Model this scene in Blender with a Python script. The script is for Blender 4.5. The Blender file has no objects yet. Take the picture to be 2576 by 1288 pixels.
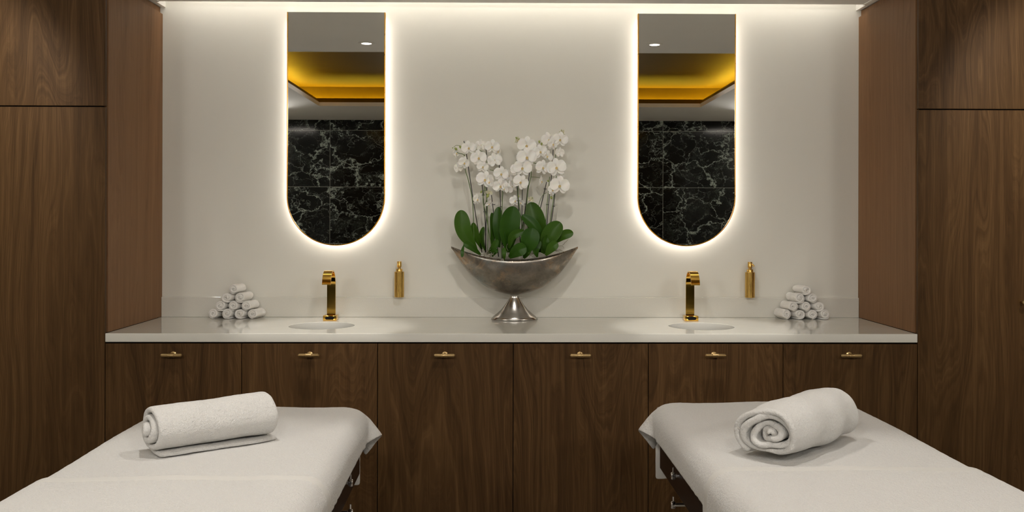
import bpy, bmesh, math, random
import numpy as np
from mathutils import Vector, Matrix, Euler

random.seed(7)
sc = bpy.context.scene
COL = sc.collection
PI = math.pi

# ---------------------------------------------------------------- camera model
F, YAW, ROLL, V0, CZ = 2476.0, 0.0115, 0.0023, 548.3, 1.41


def at(px, py, Y):
    """photo pixel -> world point on the vertical plane y = Y"""
    a, b = px - 1288, py - V0
    c, s = math.cos(ROLL), math.sin(ROLL)
    u, v = c * a + s * b, -s * a + c * b
    X, Z = u / F, -v / F
    c, s = math.cos(YAW), math.sin(YAW)
    x, y = c * X + s, -s * X + c
    t = Y / y
    return Vector((x * t, Y, CZ + Z * t))


cam_d = bpy.data.cameras.new('camera')
cam = bpy.data.objects.new('camera', cam_d)
COL.objects.link(cam)
cam_d.sensor_width = 36.0
cam_d.lens = 36.0 * F / 2576
cam_d.shift_y = -(644 - V0) / 2576
cam_d.clip_start = 0.01
cam.location = (0, 0, CZ)
R = Matrix.Rotation(-YAW, 4, 'Z') @ Matrix.Rotation(PI / 2, 4, 'X') @ Matrix.Rotation(ROLL, 4, 'Z')
cam.rotation_euler = R.to_euler()
sc.camera = cam


# ---------------------------------------------------------------- node helpers
class NT:
    def __init__(self, name):
        self.m = bpy.data.materials.new(name)
        self.m.use_nodes = True
        self.t = self.m.node_tree
        self.b = self.t.nodes['Principled BSDF']

    def n(self, typ, **kw):
        nd = self.t.nodes.new(typ)
        for k, v in kw.items():
            if isinstance(k, str) and hasattr(nd, k):
                setattr(nd, k, v)
        return nd

    def link(self, a, b):
        self.t.links.new(a, b)

    def setv(self, sock, v):
        if hasattr(v, 'is_output') or isinstance(v, bpy.types.NodeSocket):
            self.link(v, sock)
        else:
            sock.default_value = v

    def math(self, op, a, b=0.0, c=0.0, clamp=False):
        nd = self.n('ShaderNodeMath', operation=op)
        nd.use_clamp = clamp
        self.setv(nd.inputs[0], a)
        self.setv(nd.inputs[1], b)
        if op in ('MULTIPLY_ADD', 'WRAP', 'SMOOTH_MIN'):
            self.setv(nd.inputs[2], c)
        return nd.outputs[0]

    def coord(self, which='Object'):
        return self.n('ShaderNodeTexCoord').outputs[which]

    def mapping(self, vec, loc=(0, 0, 0), scale=(1, 1, 1), rot=(0, 0, 0)):
        nd = self.n('ShaderNodeMapping')
        self.link(vec, nd.inputs['Vector'])
        nd.inputs['Location'].default_value = loc
        nd.inputs['Scale'].default_value = scale
        nd.inputs['Rotation'].default_value = rot
        return nd.outputs[0]

    def noise(self, vec, scale, detail=3, rough=0.5, dist=0.0, out='Fac'):
        nd = self.n('ShaderNodeTexNoise')
        self.link(vec, nd.inputs['Vector'])
        nd.inputs['Scale'].default_value = scale
        nd.inputs['Detail'].default_value = detail
        nd.inputs['Roughness'].default_value = rough
        nd.inputs['Distortion'].default_value = dist
        return nd.outputs[0] if out == 'Fac' else nd.outputs['Color']

    def ramp(self, fac, stops, interp='LINEAR'):
        nd = self.n('ShaderNodeValToRGB')
        cr = nd.color_ramp
        cr.interpolation = interp
        while len(cr.elements) < len(stops):
            cr.elements.new(0.5)
        for e, (p, c) in zip(cr.elements, stops):
            e.position = p
            e.color = tuple(c) + (1,) if len(c) == 3 else c
        self.setv(nd.inputs[0], fac)
        return nd.outputs[0]

    def mix(self, fac, a, b, mode='MIX'):
        nd = self.n('ShaderNodeMix', data_type='RGBA', blend_type=mode)
        self.setv(nd.inputs[0], fac)
        for i, v in ((6, a), (7, b)):
            self.setv(nd.inputs[i], (tuple(v) + (1,)) if isinstance(v, (tuple, list)) and len(v) == 3 else v)
        return nd.outputs[2]

    def bump(self, h, strength, dist):
        nd = self.n('ShaderNodeBump')
        nd.inputs['Strength'].default_value = strength
        nd.inputs['Distance'].default_value = dist
        self.link(h, nd.inputs['Height'])
        self.link(nd.outputs[0], self.b.inputs['Normal'])
        return nd.outputs[0]

    def base(self, c):
        self.setv(self.b.inputs['Base Color'], (tuple(c) + (1,)) if isinstance(c, (tuple, list)) else c)

    def p(self, **kw):
        for k, v in kw.items():
            self.setv(self.b.inputs[k.replace('_', ' ')], v)
        return self


def srgb(r, g, b):
    f = lambda c: (c / 255 / 12.92) if c / 255 <= 0.04045 else ((c / 255 + 0.055) / 1.055) ** 2.4
    return (f(r), f(g), f(b))


M = {}


def mat_wood(name, dark, mid, light, rough=0.5, fig=1.0):
    t = NT(name)
    co = t.coord('Object')
    rnd = t.n('ShaderNodeObjectInfo').outputs['Random']
    off = t.math('MULTIPLY', rnd, 37.0)
    comb = t.n('ShaderNodeCombineXYZ')
    t.link(off, comb.inputs[0]); t.link(t.math('MULTIPLY', rnd, 11.0), comb.inputs[1]); t.link(off, comb.inputs[2])
    add = t.n('ShaderNodeVectorMath', operation='ADD')
    t.link(co, add.inputs[0]); t.link(comb.outputs[0], add.inputs[1])
    v = add.outputs[0]
    # cathedral figure: ring distance warped by slow vertical drift
    warp = t.noise(t.mapping(v, scale=(2.6, 2.6, 0.42)), 1.0, 2, 0.5)
    warp2 = t.noise(t.mapping(v, scale=(14, 14, 1.6)), 1.0, 2, 0.5)
    s = t.n('ShaderNodeSeparateXYZ'); t.link(v, s.inputs[0])
    hx = t.math('ADD', s.outputs[0], s.outputs[1])
    ring = t.math('ADD', t.math('MULTIPLY', warp, 0.68 * fig), t.math('ADD', t.math('MULTIPLY', hx, 0.35), t.math('MULTIPLY', warp2, 0.05)))
    ringv = t.n('ShaderNodeCombineXYZ'); t.link(t.math('MULTIPLY', ring, 1.0), ringv.inputs[0])
    g0 = t.noise(ringv.outputs[0], 34.0, 2, 0.6)
    g1 = t.noise(ringv.outputs[0], 170.0, 3, 0.6)
    g = t.math('ADD', t.math('MULTIPLY', g0, 0.5), t.math('MULTIPLY', g1, 0.5))
    fine = t.noise(t.mapping(v, scale=(420, 420, 7.0)), 1.0, 2, 0.6)
    streak = t.noise(t.mapping(v, scale=(55, 55, 0.8)), 1.0, 2, 0.6)
    k = t.math('ADD', t.math('MULTIPLY', g, 0.66), t.math('ADD', t.math('MULTIPLY', fine, 0.24), t.math('MULTIPLY', streak, 0.22)))
    col = t.ramp(k, [(0.39, dark), (0.55, mid), (0.74, light)])
    tone = t.noise(t.mapping(v, scale=(1.2, 1.2, 0.4)), 1.0, 1)
    col2 = t.mix(t.math('MULTIPLY', tone, 0.5), col, tuple(c * m for c, m in zip(mid, (0.85, 0.93, 0.75))))
    t.base(col2)
    t.p(Roughness=rough)
    t.b.inputs['Specular IOR Level'].default_value = 0.12
    t.bump(t.math('ADD', fine, t.math('MULTIPLY', g, 0.5)), 0.12, 0.0006)
    M[name] = t.m


mat_wood('walnut_veneer', (0.015, 0.006, 0.0018), (0.071, 0.035, 0.0125), (0.156, 0.086, 0.034))
mat_wood('walnut_lit', (0.115, 0.054, 0.024), (0.20, 0.103, 0.050), (0.27, 0.148, 0.076), fig=0.35)  # same walnut, slot and mirror light painted in as a brighter colour

t = NT('plaster'); v = t.coord()
t.base(t.mix(t.noise(v, 2.2, 3), (0.685, 0.675, 0.615), (0.73, 0.72, 0.66)))
t.p(Roughness=0.75); t.bump(t.noise(v, 90, 4, 0.6), 0.12, 0.001); M['plaster'] = t.m

t = NT('ceiling_paint'); v = t.coord()
t.base(t.mix(t.noise(v, 3, 2), (0.72, 0.705, 0.67), (0.76, 0.745, 0.71))); t.p(Roughness=0.8); M['ceiling'] = t.m
t = NT('white_trim_paint'); t.base((0.78, 0.76, 0.72)); t.p(Roughness=0.5); t.bump(t.noise(t.coord(), 60, 2), 0.05, 0.001); M['white_trim'] = t.m

t = NT('quartz'); v = t.coord()
t.base(t.mix(t.noise(v, 350, 2, 0.6), (0.635, 0.625, 0.57), (0.715, 0.705, 0.65)))
t.p(Roughness=0.10); t.b.inputs['Specular IOR Level'].default_value = 0.6
t.setv(t.b.inputs['Roughness'], t.ramp(t.noise(v, 12, 3), [(0.3, (0.05,) * 3), (0.7, (0.09,) * 3)])); M['quartz'] = t.m

t = NT('porcelain'); t.base((0.86, 0.84, 0.80)); t.p(Roughness=0.07)
t.setv(t.b.inputs['Base Color'], t.mix(t.noise(t.coord(), 5, 2), (0.85, 0.83, 0.79), (0.88, 0.86, 0.82))); M['porcelain'] = t.m


def mat_metal(name, c1, c2, rough, scale=(1, 1, 1), ns=60, b=0.05):
    t = NT(name)
    v = t.mapping(t.coord(), scale=scale)
    nz = t.noise(v, ns, 4, 0.6)
    t.base(t.mix(nz, c1, c2))
    t.p(Metallic=1.0)
    t.setv(t.b.inputs['Roughness'], t.ramp(nz, [(0.25, (rough * 0.8,) * 3), (0.75, (min(1, rough * 1.25),) * 3)]))
    if b:
        t.bump(nz, b, 0.0004)
    M[name] = t.m


mat_metal('polished_gold', (0.80, 0.47, 0.085), (0.86, 0.53, 0.11), 0.10, (1, 1, 6), 8, 0)
mat_metal('brushed_gold', (0.58, 0.36, 0.09), (0.72, 0.47, 0.14), 0.27, (90, 90, 2), 6, 0.1)
mat_metal('frame_gold', (0.46, 0.22, 0.022), (0.52, 0.26, 0.03), 0.3, (1, 1, 1), 40, 0)
mat_metal('antique_brass', (0.42, 0.29, 0.13), (0.52, 0.37, 0.18), 0.30, (4, 60, 60), 5, 0.1)
mat_metal('chrome', (0.8, 0.8, 0.82), (0.86, 0.86, 0.88), 0.06, (1, 1, 1), 30, 0)
mat_metal('mirror_glass', (0.80, 0.81, 0.80), (0.81, 0.82, 0.81), 0.0, (1, 1, 1), 3, 0)

# tarnished silver
t = NT('tarnished_silver'); v = t.coord()
n1 = t.noise(v, 7, 6, 0.65, 0.4); n2 = t.noise(t.mapping(v, scale=(1, 1, 1.6), loc=(3, 1, 2)), 12, 6, 0.7, 0.6)
n3 = t.noise(t.mapping(v, loc=(9, 4, 7)), 4.5, 4, 0.6)
c = t.mix(t.ramp(n1, [(0.35, (0, 0, 0)), (0.65, (1, 1, 1))]), (0.15, 0.135, 0.115), (0.36, 0.33, 0.29))
c = t.mix(t.ramp(n2, [(0.52, (0, 0, 0)), (0.68, (0.75,) * 3)]), c, (0.45, 0.32, 0.21))
c = t.mix(t.ramp(n3, [(0.56, (0, 0, 0)), (0.70, (0.6,) * 3)]), c, (0.24, 0.31, 0.33))
t.base(c); t.p(Metallic=1.0)
t.setv(t.b.inputs['Roughness'], t.ramp(n1, [(0.3, (0.36,) * 3), (0.7, (0.22,) * 3)]))
t.bump(t.noise(v, 45, 5, 0.6), 0.25, 0.0012); M['silver'] = t.m

mat_metal('cast_silver', (0.30, 0.285, 0.26), (0.50, 0.48, 0.45), 0.22, (1, 1, 0.5), 26, 0.6)


def mat_terry(name, col, fine=380, amp=0.006):
    t = NT(name); v = t.coord()
    a = t.noise(v, fine, 3, 0.7); b = t.noise(v, 120, 3, 0.6); c = t.noise(v, 22, 3, 0.55)
    h = t.math('ADD', t.math('MULTIPLY', a, 0.55), t.math('ADD', t.math('MULTIPLY', b, 1.0), t.math('MULTIPLY', c, 0.7)))
    t.base(t.mix(t.ramp(a, [(0.3, (0, 0, 0)), (0.7, (1, 1, 1))]), tuple(x * 0.90 for x in col), tuple(min(1, x * 1.05) for x in col)))
    t.p(Roughness=0.95); t.b.inputs['Specular IOR Level'].default_value = 0.1
    t.b.inputs['Sheen Weight'].default_value = 0.25
    t.b.inputs['Sheen Roughness'].default_value = 0.5
    t.bump(h, 1.0, amp); M[name] = t.m


mat_terry('terry', (0.79, 0.78, 0.755))
mat_terry('terry_small', (0.86, 0.845, 0.81), 600, 0.003)
t = NT('flat_weave'); v = t.coord()
t.base((0.63, 0.62, 0.592)); t.p(Roughness=0.9)
t.bump(t.noise(t.mapping(v, scale=(400, 900, 400)), 1.0, 2), 0.3, 0.0006); M['flat_weave'] = t.m

t = NT('padding_vinyl'); t.base((0.55, 0.52, 0.46)); t.p(Roughness=0.45); t.bump(t.noise(t.coord(), 300, 2), 0.1, 0.0005); M['vinyl'] = t.m
t = NT('dark_bed_wood'); v = t.coord()
t.base(t.ramp(t.noise(t.mapping(v, scale=(60, 3, 60)), 1.0, 3), [(0.3, (0.012, 0.006, 0.004)), (0.7, (0.03, 0.014, 0.009))])); t.p(Roughness=0.35); M['bed_wood'] = t.m
t = NT('black_plastic'); t.base((0.006, 0.006, 0.007)); t.p(Roughness=0.12)
t.setv(t.b.inputs['Base Color'], t.mix(t.noise(t.coord(), 30, 1), (0.005, 0.005, 0.006), (0.009, 0.009, 0.01))); M['black'] = t.m
t = NT('stake_black'); t.base(t.mix(t.noise(t.coord(), 90, 2), (0.008, 0.008, 0.008), (0.016, 0.014, 0.012))); t.p(Roughness=0.4); M['stake'] = t.m
t = NT('cavity_black'); t.base(t.mix(t.noise(t.coord(), 9, 1), (0.01, 0.006, 0.004), (0.014, 0.009, 0.006))); t.p(Roughness=0.8); M['cavity'] = t.m

# marble
t = NT('black_marble_tiles'); v = t.coord()
s = t.n('ShaderNodeSeparateXYZ'); t.link(v, s.inputs[0])
TX, TZ, X0, Z0 = 1.235, 0.629, -1.897, 1.122
fx = t.math('FRACT', t.math('DIVIDE', t.math('SUBTRACT', s.outputs[0], X0 - 20 * TX), TX))
fz = t.math('FRACT', t.math('DIVIDE', t.math('SUBTRACT', s.outputs[2], Z0 - 4 * TZ), TZ))
ix = t.math('FLOOR', t.math('DIVIDE', t.math('SUBTRACT', s.outputs[0], X0 - 20 * TX), TX))
iz = t.math('FLOOR', t.math('DIVIDE', t.math('SUBTRACT', s.outputs[2], Z0 - 4 * TZ), TZ))
gx = t.math('MULTIPLY', t.math('MINIMUM', fx, t.math('SUBTRACT', 1.0, fx)), TX)
gz = t.math('MULTIPLY', t.math('MINIMUM', fz, t.math('SUBTRACT', 1.0, fz)), TZ)
gr = t.math('LESS_THAN', t.math("MINIMUM", gx, gz), 0.0022)
cb = t.n('ShaderNodeCombineXYZ'); t.link(t.math('MULTIPLY', ix, 7.3), cb.inputs[0]); t.link(t.math('MULTIPLY', iz, 3.1), cb.inputs[1]); t.link(t.math('MULTIPLY', iz, 5.7), cb.inputs[2])
ad = t.n('ShaderNodeVectorMath', operation='ADD'); t.link(v, ad.inputs[0]); t.link(cb.outputs[0], ad.inputs[1])
mv = t.mapping(ad.outputs[0], rot=(0.3, 0.65, 0), scale=(1.0, 1.0, 1.35))
wn = t.noise(mv, 3.2, 6, 0.62, 0.0, 'Color')
sub = t.n('ShaderNodeVectorMath', operation='SUBTRACT'); t.link(wn, sub.inputs[0]); sub.inputs[1].default_value = (0.5, 0.5, 0.5)
scl = t.n('ShaderNodeVectorMath', operation='SCALE'); t.link(sub.outputs[0], scl.inputs[0]); scl.inputs['Scale'].default_value = 0.62
ad2 = t.n('ShaderNodeVectorMath', operation='ADD'); t.link(mv, ad2.inputs[0]); t.link(scl.outputs[0], ad2.inputs[1])


def vein(scale, w, loc):
    vo = t.n('ShaderNodeTexVoronoi', feature='DISTANCE_TO_EDGE')
    t.link(t.mapping(ad2.outputs[0], loc=loc), vo.inputs['Vector'])
    vo.inputs['Scale'].default_value = scale
    wv = t.math('MULTIPLY', t.math('POWER', t.noise(mv, scale * 1.1, 3, 0.5), 3.0), w * 9)
    return t.math('SUBTRACT', 1.0, t.math('DIVIDE', vo.outputs['Distance'], t.math('ADD', wv, 0.0015)), clamp=True)


va = vein(2.3, 0.022, (0, 0, 0)); vb = vein(5.2, 0.012, (3, 5, 1)); vc = vein(10.0, 0.012, (7, 2, 4))
cloud = t.ramp(t.noise(mv, 2.4, 5, 0.7, 0.5), [(0.48, (0, 0, 0)), (0.72, (1, 1, 1))])
grit = t.ramp(t.noise(mv, 40, 5, 0.8), [(0.38, (0, 0, 0)), (0.62, (1, 1, 1))])
m1 = t.math('MULTIPLY', t.math('MAXIMUM', va, t.math('MULTIPLY', vb, 0.55)), 1.0)
m2 = t.math('MULTIPLY', t.math('MULTIPLY', vc, cloud), 0.6)
mm = t.math('MULTIPLY', t.math('MAXIMUM', m1, m2), t.math('ADD', t.math('MULTIPLY', grit, 0.75), 0.25))
veil = t.math('MULTIPLY', t.math('MULTIPLY', cloud, grit), 0.07)
fac = t.math('ADD', mm, veil, clamp=True)
basec = t.mix(fac, (0.004, 0.0055, 0.005), (0.62, 0.72, 0.65))
t.base(t.mix(gr, basec, (0.33, 0.35, 0.31)))
t.p(Roughness=0.12); t.b.inputs['Specular IOR Level'].default_value = 0.3; M['marble'] = t.m

t = NT('gold_leaf_ceiling'); v = t.coord()
nz = t.noise(v, 2.5, 5, 0.7)
t.base(t.mix(nz, (0.10, 0.060, 0.006), (0.14, 0.085, 0.009))); t.p(Metallic=0.0, Roughness=0.6); t.b.inputs['Specular IOR Level'].default_value = 0.15; M['gold_leaf'] = t.m
t = NT('pale_bounce_floor'); v = t.coord()  # unseen floor, colour raised to bounce light back up
t.base(t.ramp(t.noise(t.mapping(v, scale=(14, 1, 1)), 3.0, 4), [(0.3, (0.34, 0.31, 0.27)), (0.7, (0.44, 0.41, 0.36))])); t.p(Roughness=0.4); M['floor'] = t.m


def mat_emit(name, col, strength):
    m = bpy.data.materials.new(name); m.use_nodes = True
    nt = m.node_tree; nt.nodes.clear()
    e = nt.nodes.new('ShaderNodeEmission'); o = nt.nodes.new('ShaderNodeOutputMaterial')
    e.inputs[0].default_value = tuple(col) + (1,); e.inputs[1].default_value = strength
    nt.links.new(e.outputs[0], o.inputs[0]); M[name] = m


mat_emit('mirror_led', (1.0, 0.94, 0.86), 11.5)
mat_emit('cove_led', (1.0, 0.69, 0.05), 13.0)
mat_emit('slot_led', (1.0, 0.94, 0.87), 4.0)
mat_emit('lamp_disc', (1.0, 0.90, 0.78), 3.5)

# orchid materials
t = NT('orchid_petal'); v = t.coord()
t.base(t.mix(t.noise(v, 40, 3), (0.87, 0.86, 0.825), (0.93, 0.92, 0.88)))
t.p(Roughness=0.55); t.b.inputs['Subsurface Weight'].default_value = 0.35
t.b.inputs['Subsurface Radius'].default_value = (0.01, 0.008, 0.006); t.b.inputs['Subsurface Scale'].default_value = 0.5
t.bump(t.noise(t.mapping(v, scale=(1, 1, 0.3)), 260, 2), 0.15, 0.0008); M['petal'] = t.m
t = NT('orchid_petal_cream'); v = t.coord()
t.base(t.mix(t.noise(v, 40, 3), (0.66, 0.66, 0.46), (0.80, 0.78, 0.62))); t.p(Roughness=0.55); M['petal_cream'] = t.m
t = NT('orchid_lip'); v = t.coord()
t.base(t.ramp(t.noise(v, 110, 3), [(0.36, (0.45, 0.16, 0.03)), (0.46, (0.74, 0.52, 0.08)), (0.58, (0.84, 0.79, 0.55))])); t.p(Roughness=0.5); M['lip'] = t.m
t = NT('orchid_leaf'); v = t.coord()
rn = t.n('ShaderNodeObjectInfo').outputs['Random']
cc = t.mix(t.noise(v, 18, 3), (0.012, 0.050, 0.003), (0.030, 0.095, 0.005))
t.base(t.mix(t.math('MULTIPLY', rn, 0.55), cc, (0.060, 0.13, 0.010))); t.p(Roughness=0.36); t.b.inputs['Specular IOR Level'].default_value = 0.22
t.bump(t.noise(v, 60, 2), 0.1, 0.001); M['leaf'] = t.m
t = NT('orchid_stem'); v = t.coord()
t.base(t.mix(t.noise(v, 25, 2), (0.055, 0.11, 0.02), (0.11, 0.18, 0.04))); t.p(Roughness=0.5); M['stem'] = t.m
t = NT('orchid_bud'); v = t.coord()
t.base(t.mix(t.noise(v, 60, 2), (0.22, 0.28, 0.06), (0.36, 0.40, 0.12))); t.p(Roughness=0.5); M['bud'] = t.m
t = NT('aerial_root'); t.base(t.mix(t.noise(t.coord(), 90, 3), (0.16, 0.14, 0.09), (0.33, 0.31, 0.22))); t.p(Roughness=0.8); M['root'] = t.m
t = NT('bark_chip'); t.base(t.ramp(t.noise(t.coord(), 70, 3), [(0.3, (0.03, 0.018, 0.01)), (0.7, (0.15, 0.10, 0.06))])); t.p(Roughness=0.9); M['bark'] = t.m


# ---------------------------------------------------------------- object helpers
def setp(o, label=None, cat=None, group=None, kind=None):
    if label: o['label'] = label
    if cat: o['category'] = cat
    if group: o['group'] = group
    if kind: o['kind'] = kind
    return o


def empty(name, loc=(0, 0, 0), rz=0.0, label=None, cat=None, group=None):
    o = bpy.data.objects.new(name, None)
    o.empty_display_size = 0.05
    COL.objects.link(o)
    o.location = loc
    o.rotation_euler = (0, 0, rz)
    return setp(o, label, cat, group)


def mesh_obj(name, me, mat, parent=None, smooth=True, loc=(0, 0, 0), rot=(0, 0, 0)):
    o = bpy.data.objects.new(name, me)
    COL.objects.link(o)
    o.location = loc
    o.rotation_euler = rot
    if mat is not None:
        me.materials.clear(); me.materials.append(M[mat])
    if parent is not None:
        o.parent = parent
    if smooth:
        me.shade_smooth()
    return o


def from_pydata(vs, fs, name='m'):
    me = bpy.data.meshes.new(name)
    me.from_pydata([tuple(v) for v in vs], [], [tuple(f) for f in fs])
    me.validate(); me.update()
    return me


class MB:
    """collects shapes into ONE mesh"""

    def __init__(self):
        self.bm = bmesh.new()

    def box(self, x0, x1, y0, y1, z0, z1, bev=0.0, seg=2):
        b = bmesh.new()
        bmesh.ops.create_cube(b, size=1.0)
        for v in b.verts:
            v.co = Vector(((x0 + x1) / 2 + v.co.x * (x1 - x0), (y0 + y1) / 2 + v.co.y * (y1 - y0), (z0 + z1) / 2 + v.co.z * (z1 - z0)))
        if bev > 0:
            bmesh.ops.bevel(b, geom=list(b.edges), offset=bev, segments=seg, affect='EDGES', profile=0.5)
        self._merge(b)
        return self

    def _merge(self, b):
        me = bpy.data.meshes.new('t'); b.to_mesh(me); b.free()
        self.bm.from_mesh(me); bpy.data.meshes.remove(me)

    def lathe(self, prof, c=(0, 0, 0), n=40, sx=1.0, sy=1.0, axis='Z', mat=None):
        """prof: [(r, h)] revolved about axis through c"""
        vs, fs = [], []
        for r, h in prof:
            for k in range(n):
                a = 2 * PI * k / n
                vs.append(Vector((r * math.cos(a) * sx, r * math.sin(a) * sy, h)))
        for i in range(len(prof) - 1):
            for k in range(n):
                k2 = (k + 1) % n
                fs.append((i * n + k, i * n + k2, (i + 1) * n + k2, (i + 1) * n + k))
        if prof[0][0] > 1e-5: fs.append(tuple(range(n))[::-1])
        if prof[-1][0] > 1e-5: fs.append(tuple((len(prof) - 1) * n + k for k in range(n)))
        rot = Matrix.Identity(3)
        if axis == 'X': rot = Matrix.Rotation(PI / 2, 3, 'Y')
        if axis == 'Y': rot = Matrix.Rotation(-PI / 2, 3, 'X')
        if mat is not None: rot = mat
        me = from_pydata([rot @ v + Vector(c) for v in vs], fs)
        self.bm.from_mesh(me); bpy.data.meshes.remove(me)
        return self

    def tube(self, pts, r, n=8, taper=None):
        pts = [Vector(p) for p in pts]
        vs, fs = [], []
        up = Vector((0.13, 0.97, 0.2)).normalized()
        m = len(pts)
        for i, p in enumerate(pts):
            d = (pts[min(i + 1, m - 1)] - pts[max(i - 1, 0)])
            d = d.normalized() if d.length > 1e-9 else Vector((0, 0, 1))
            a = d.cross(up)
            a = a.normalized() if a.length > 1e-4 else d.orthogonal().normalized()
            b = d.cross(a)
            rr = r if taper is None else r * (1 + (taper - 1) * i / (m - 1))
            for k in range(n):
                an = 2 * PI * k / n
                vs.append(p + a * math.cos(an) * rr + b * math.sin(an) * rr)
        for i in range(m - 1):
            for k in range(n):
                k2 = (k + 1) % n
                fs.append((i * n + k, i * n + k2, (i + 1) * n + k2, (i + 1) * n + k))
        fs.append(tuple(range(n))[::-1]); fs.append(tuple((m - 1) * n + k for k in range(n)))
        me = from_pydata(vs, fs); self.bm.from_mesh(me); bpy.data.meshes.remove(me)
        return self

    def poly_prism(self, pts2, y0, y1):
        """closed outline in x,z extruded in y"""
        n = len(pts2)
        vs = [(x, y0, z) for x, z in pts2] + [(x, y1, z) for x, z in pts2]
        fs = [tuple(range(n)), tuple(range(n, 2 * n))[::-1]]
        for k in range(n):
            k2 = (k + 1) % n
            fs.append((k, k + n, k2 + n, k2))
        me = from_pydata(vs, fs); self.bm.from_mesh(me); bpy.data.meshes.remove(me)
        return self

    def sphere(self, c, r, s=(1, 1, 1), u=16, v=10):
        b = bmesh.new()
        bmesh.ops.create_uvsphere(b, u_segments=u, v_segments=v, radius=r)
        for w in b.verts: w.co = Vector((w.co.x * s[0], w.co.y * s[1], w.co.z * s[2])) + Vector(c)
        self._merge(b)
        return self

    def build(self, name, mat, parent=None, smooth=False, loc=(0, 0, 0), rot=(0, 0, 0), auto=None):
        bmesh.ops.recalc_face_normals(self.bm, faces=list(self.bm.faces))
        me = bpy.data.meshes.new(name)
        self.bm.to_mesh(me); self.bm.free()
        if auto is not None:
            smooth = True
        o = mesh_obj(name, me, mat, parent, smooth, loc, rot)
        if auto is not None:
            me.set_sharp_from_angle(angle=math.radians(auto))
        return o


def bez(pts, n=16):
    """Catmull-Rom through points"""
    pts = [Vector(p) for p in pts]
    if len(pts) < 3:
        return [pts[0].lerp(pts[-1], i / n) for i in range(n + 1)]
    out = []
    P = [pts[0] * 2 - pts[1]] + pts + [pts[-1] * 2 - pts[-2]]
    for i in range(1, len(P) - 2):
        for k in range(n):
            t = k / n
            a, b, c, d = P[i - 1], P[i], P[i + 1], P[i + 2]
            out.append(0.5 * ((2 * b) + (c - a) * t + (2 * a - 5 * b + 4 * c - d) * t * t + (-a + 3 * b - 3 * c + d) * t ** 3))
    out.append(pts[-1])
    return out


# ---------------------------------------------------------------- room shell
XL, XR = -1.744, 1.858          # niche between the tall cabinets
YN, YW = 4.363, 5.095           # cabinet fronts, back wall
YM = -0.85                      # marble wall
WL, WR = -2.75, 3.00
ZC = 2.495                      # ceiling
ZT = 0.897                      # worktop


def struct(name, mb, mat, auto=None):
    o = mb.build(name, mat, auto=auto); o['kind'] = 'structure'; return o


struct('floor', MB().box(WL - .1, WR + .1, YM - .1, YW + .1, -0.05, 0), 'floor')
struct('wall_back', MB().box(WL - .1, WR + .1, YW, YW + .1, 0, 2.85), 'plaster')
struct('wall_left', MB().box(WL - .1, WL, YM, YW, 0, 2.85), 'plaster')
struct('wall_right', MB().box(WR, WR + .1, YM, YW, 0, 2.85), 'plaster')
struct('wall_front', MB().box(WL - .1, WR + .1, YM - .1, YM, 0, 2.85), 'marble')
# soffit with the wall-wash slot and the coffer opening
CX0, CX1, CY0, CY1 = -1.765, 1.945, 0.52, 3.65
SY = 4.965
mb = MB()
T = 0.032
g8 = .009
mb.box(WL, WR, CY1 + g8, SY, ZC, ZC + T)
mb.box(WL, WR, YM, CY0 - g8, ZC, ZC + T)
mb.box(WL, CX0 - g8, CY0 - g8, CY1 + g8, ZC, ZC + T)
mb.box(CX1 + g8, WR, CY0 - g8, CY1 + g8, ZC, ZC + T)
mb.box(WL, XL + 0.014, SY, YW, ZC, ZC + T)
mb.box(XR - 0.014, WR, SY, YW, ZC, ZC + T)
struct('ceiling', mb, 'ceiling')
struct('ceiling_upper', MB().box(WL - .1, WR + .1, YM - .1, YW + .1, 2.80, 2.85), 'ceiling')
# slot pocket
struct('trim_1', MB().box(XL + .014, XR - .014, SY - .02, SY, ZC + T, 2.66).box(XL, XR, SY - .02, YW, 2.66, 2.68), 'white_trim')
struct('trim_2', MB().box(XL - .006, XL + .026, YN + .02, SY, ZC - .004, ZC, .001).box(XL - .006, XL + .014, SY, YW, ZC - .004, ZC, .001), 'white_trim')
struct('trim_3', MB().box(XR - .026, XR + .006, YN + .02, SY, ZC - .004, ZC, .001).box(XR - .014, XR + .006, SY, YW, ZC - .004, ZC, .001), 'white_trim')
# coffer fascia (white lip)
mb = MB()
for a in ((CX0, CX1, CY0 - .008, CY0), (CX0, CX1, CY1, CY1 + .008), (CX0 - .008, CX0, CY0 - .008, CY1 + .008), (CX1, CX1 + .008, CY0 - .008, CY1 + .008)):
    mb.box(a[0], a[1], a[2], a[3], ZC - .001, ZC + T + .004)
struct('trim_4', mb, 'white_trim')
# sloped gilded upstand round the coffer
z0, z1, d = ZC + T + .004, 2.574, 0.034
vs, fs = [], []
for (o_, z) in ((0.0, z0), (d, z1), (d + .006, z1), (0.012, z0)):
    vs += [(CX0 - o_, CY0 - o_, z), (CX1 + o_, CY0 - o_, z), (CX1 + o_, CY1 + o_, z), (CX0 - o_, CY1 + o_, z)]
for i in range(4):
    for k in range(4):
        fs.append((i * 4 + k, i * 4 + (k + 1) % 4, ((i + 1) % 4) * 4 + (k + 1) % 4, ((i + 1) % 4) * 4 + k))
o = mesh_obj('trim_5', from_pydata(vs, fs), 'gold_leaf', smooth=False); o['kind'] = 'structure'
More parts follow.
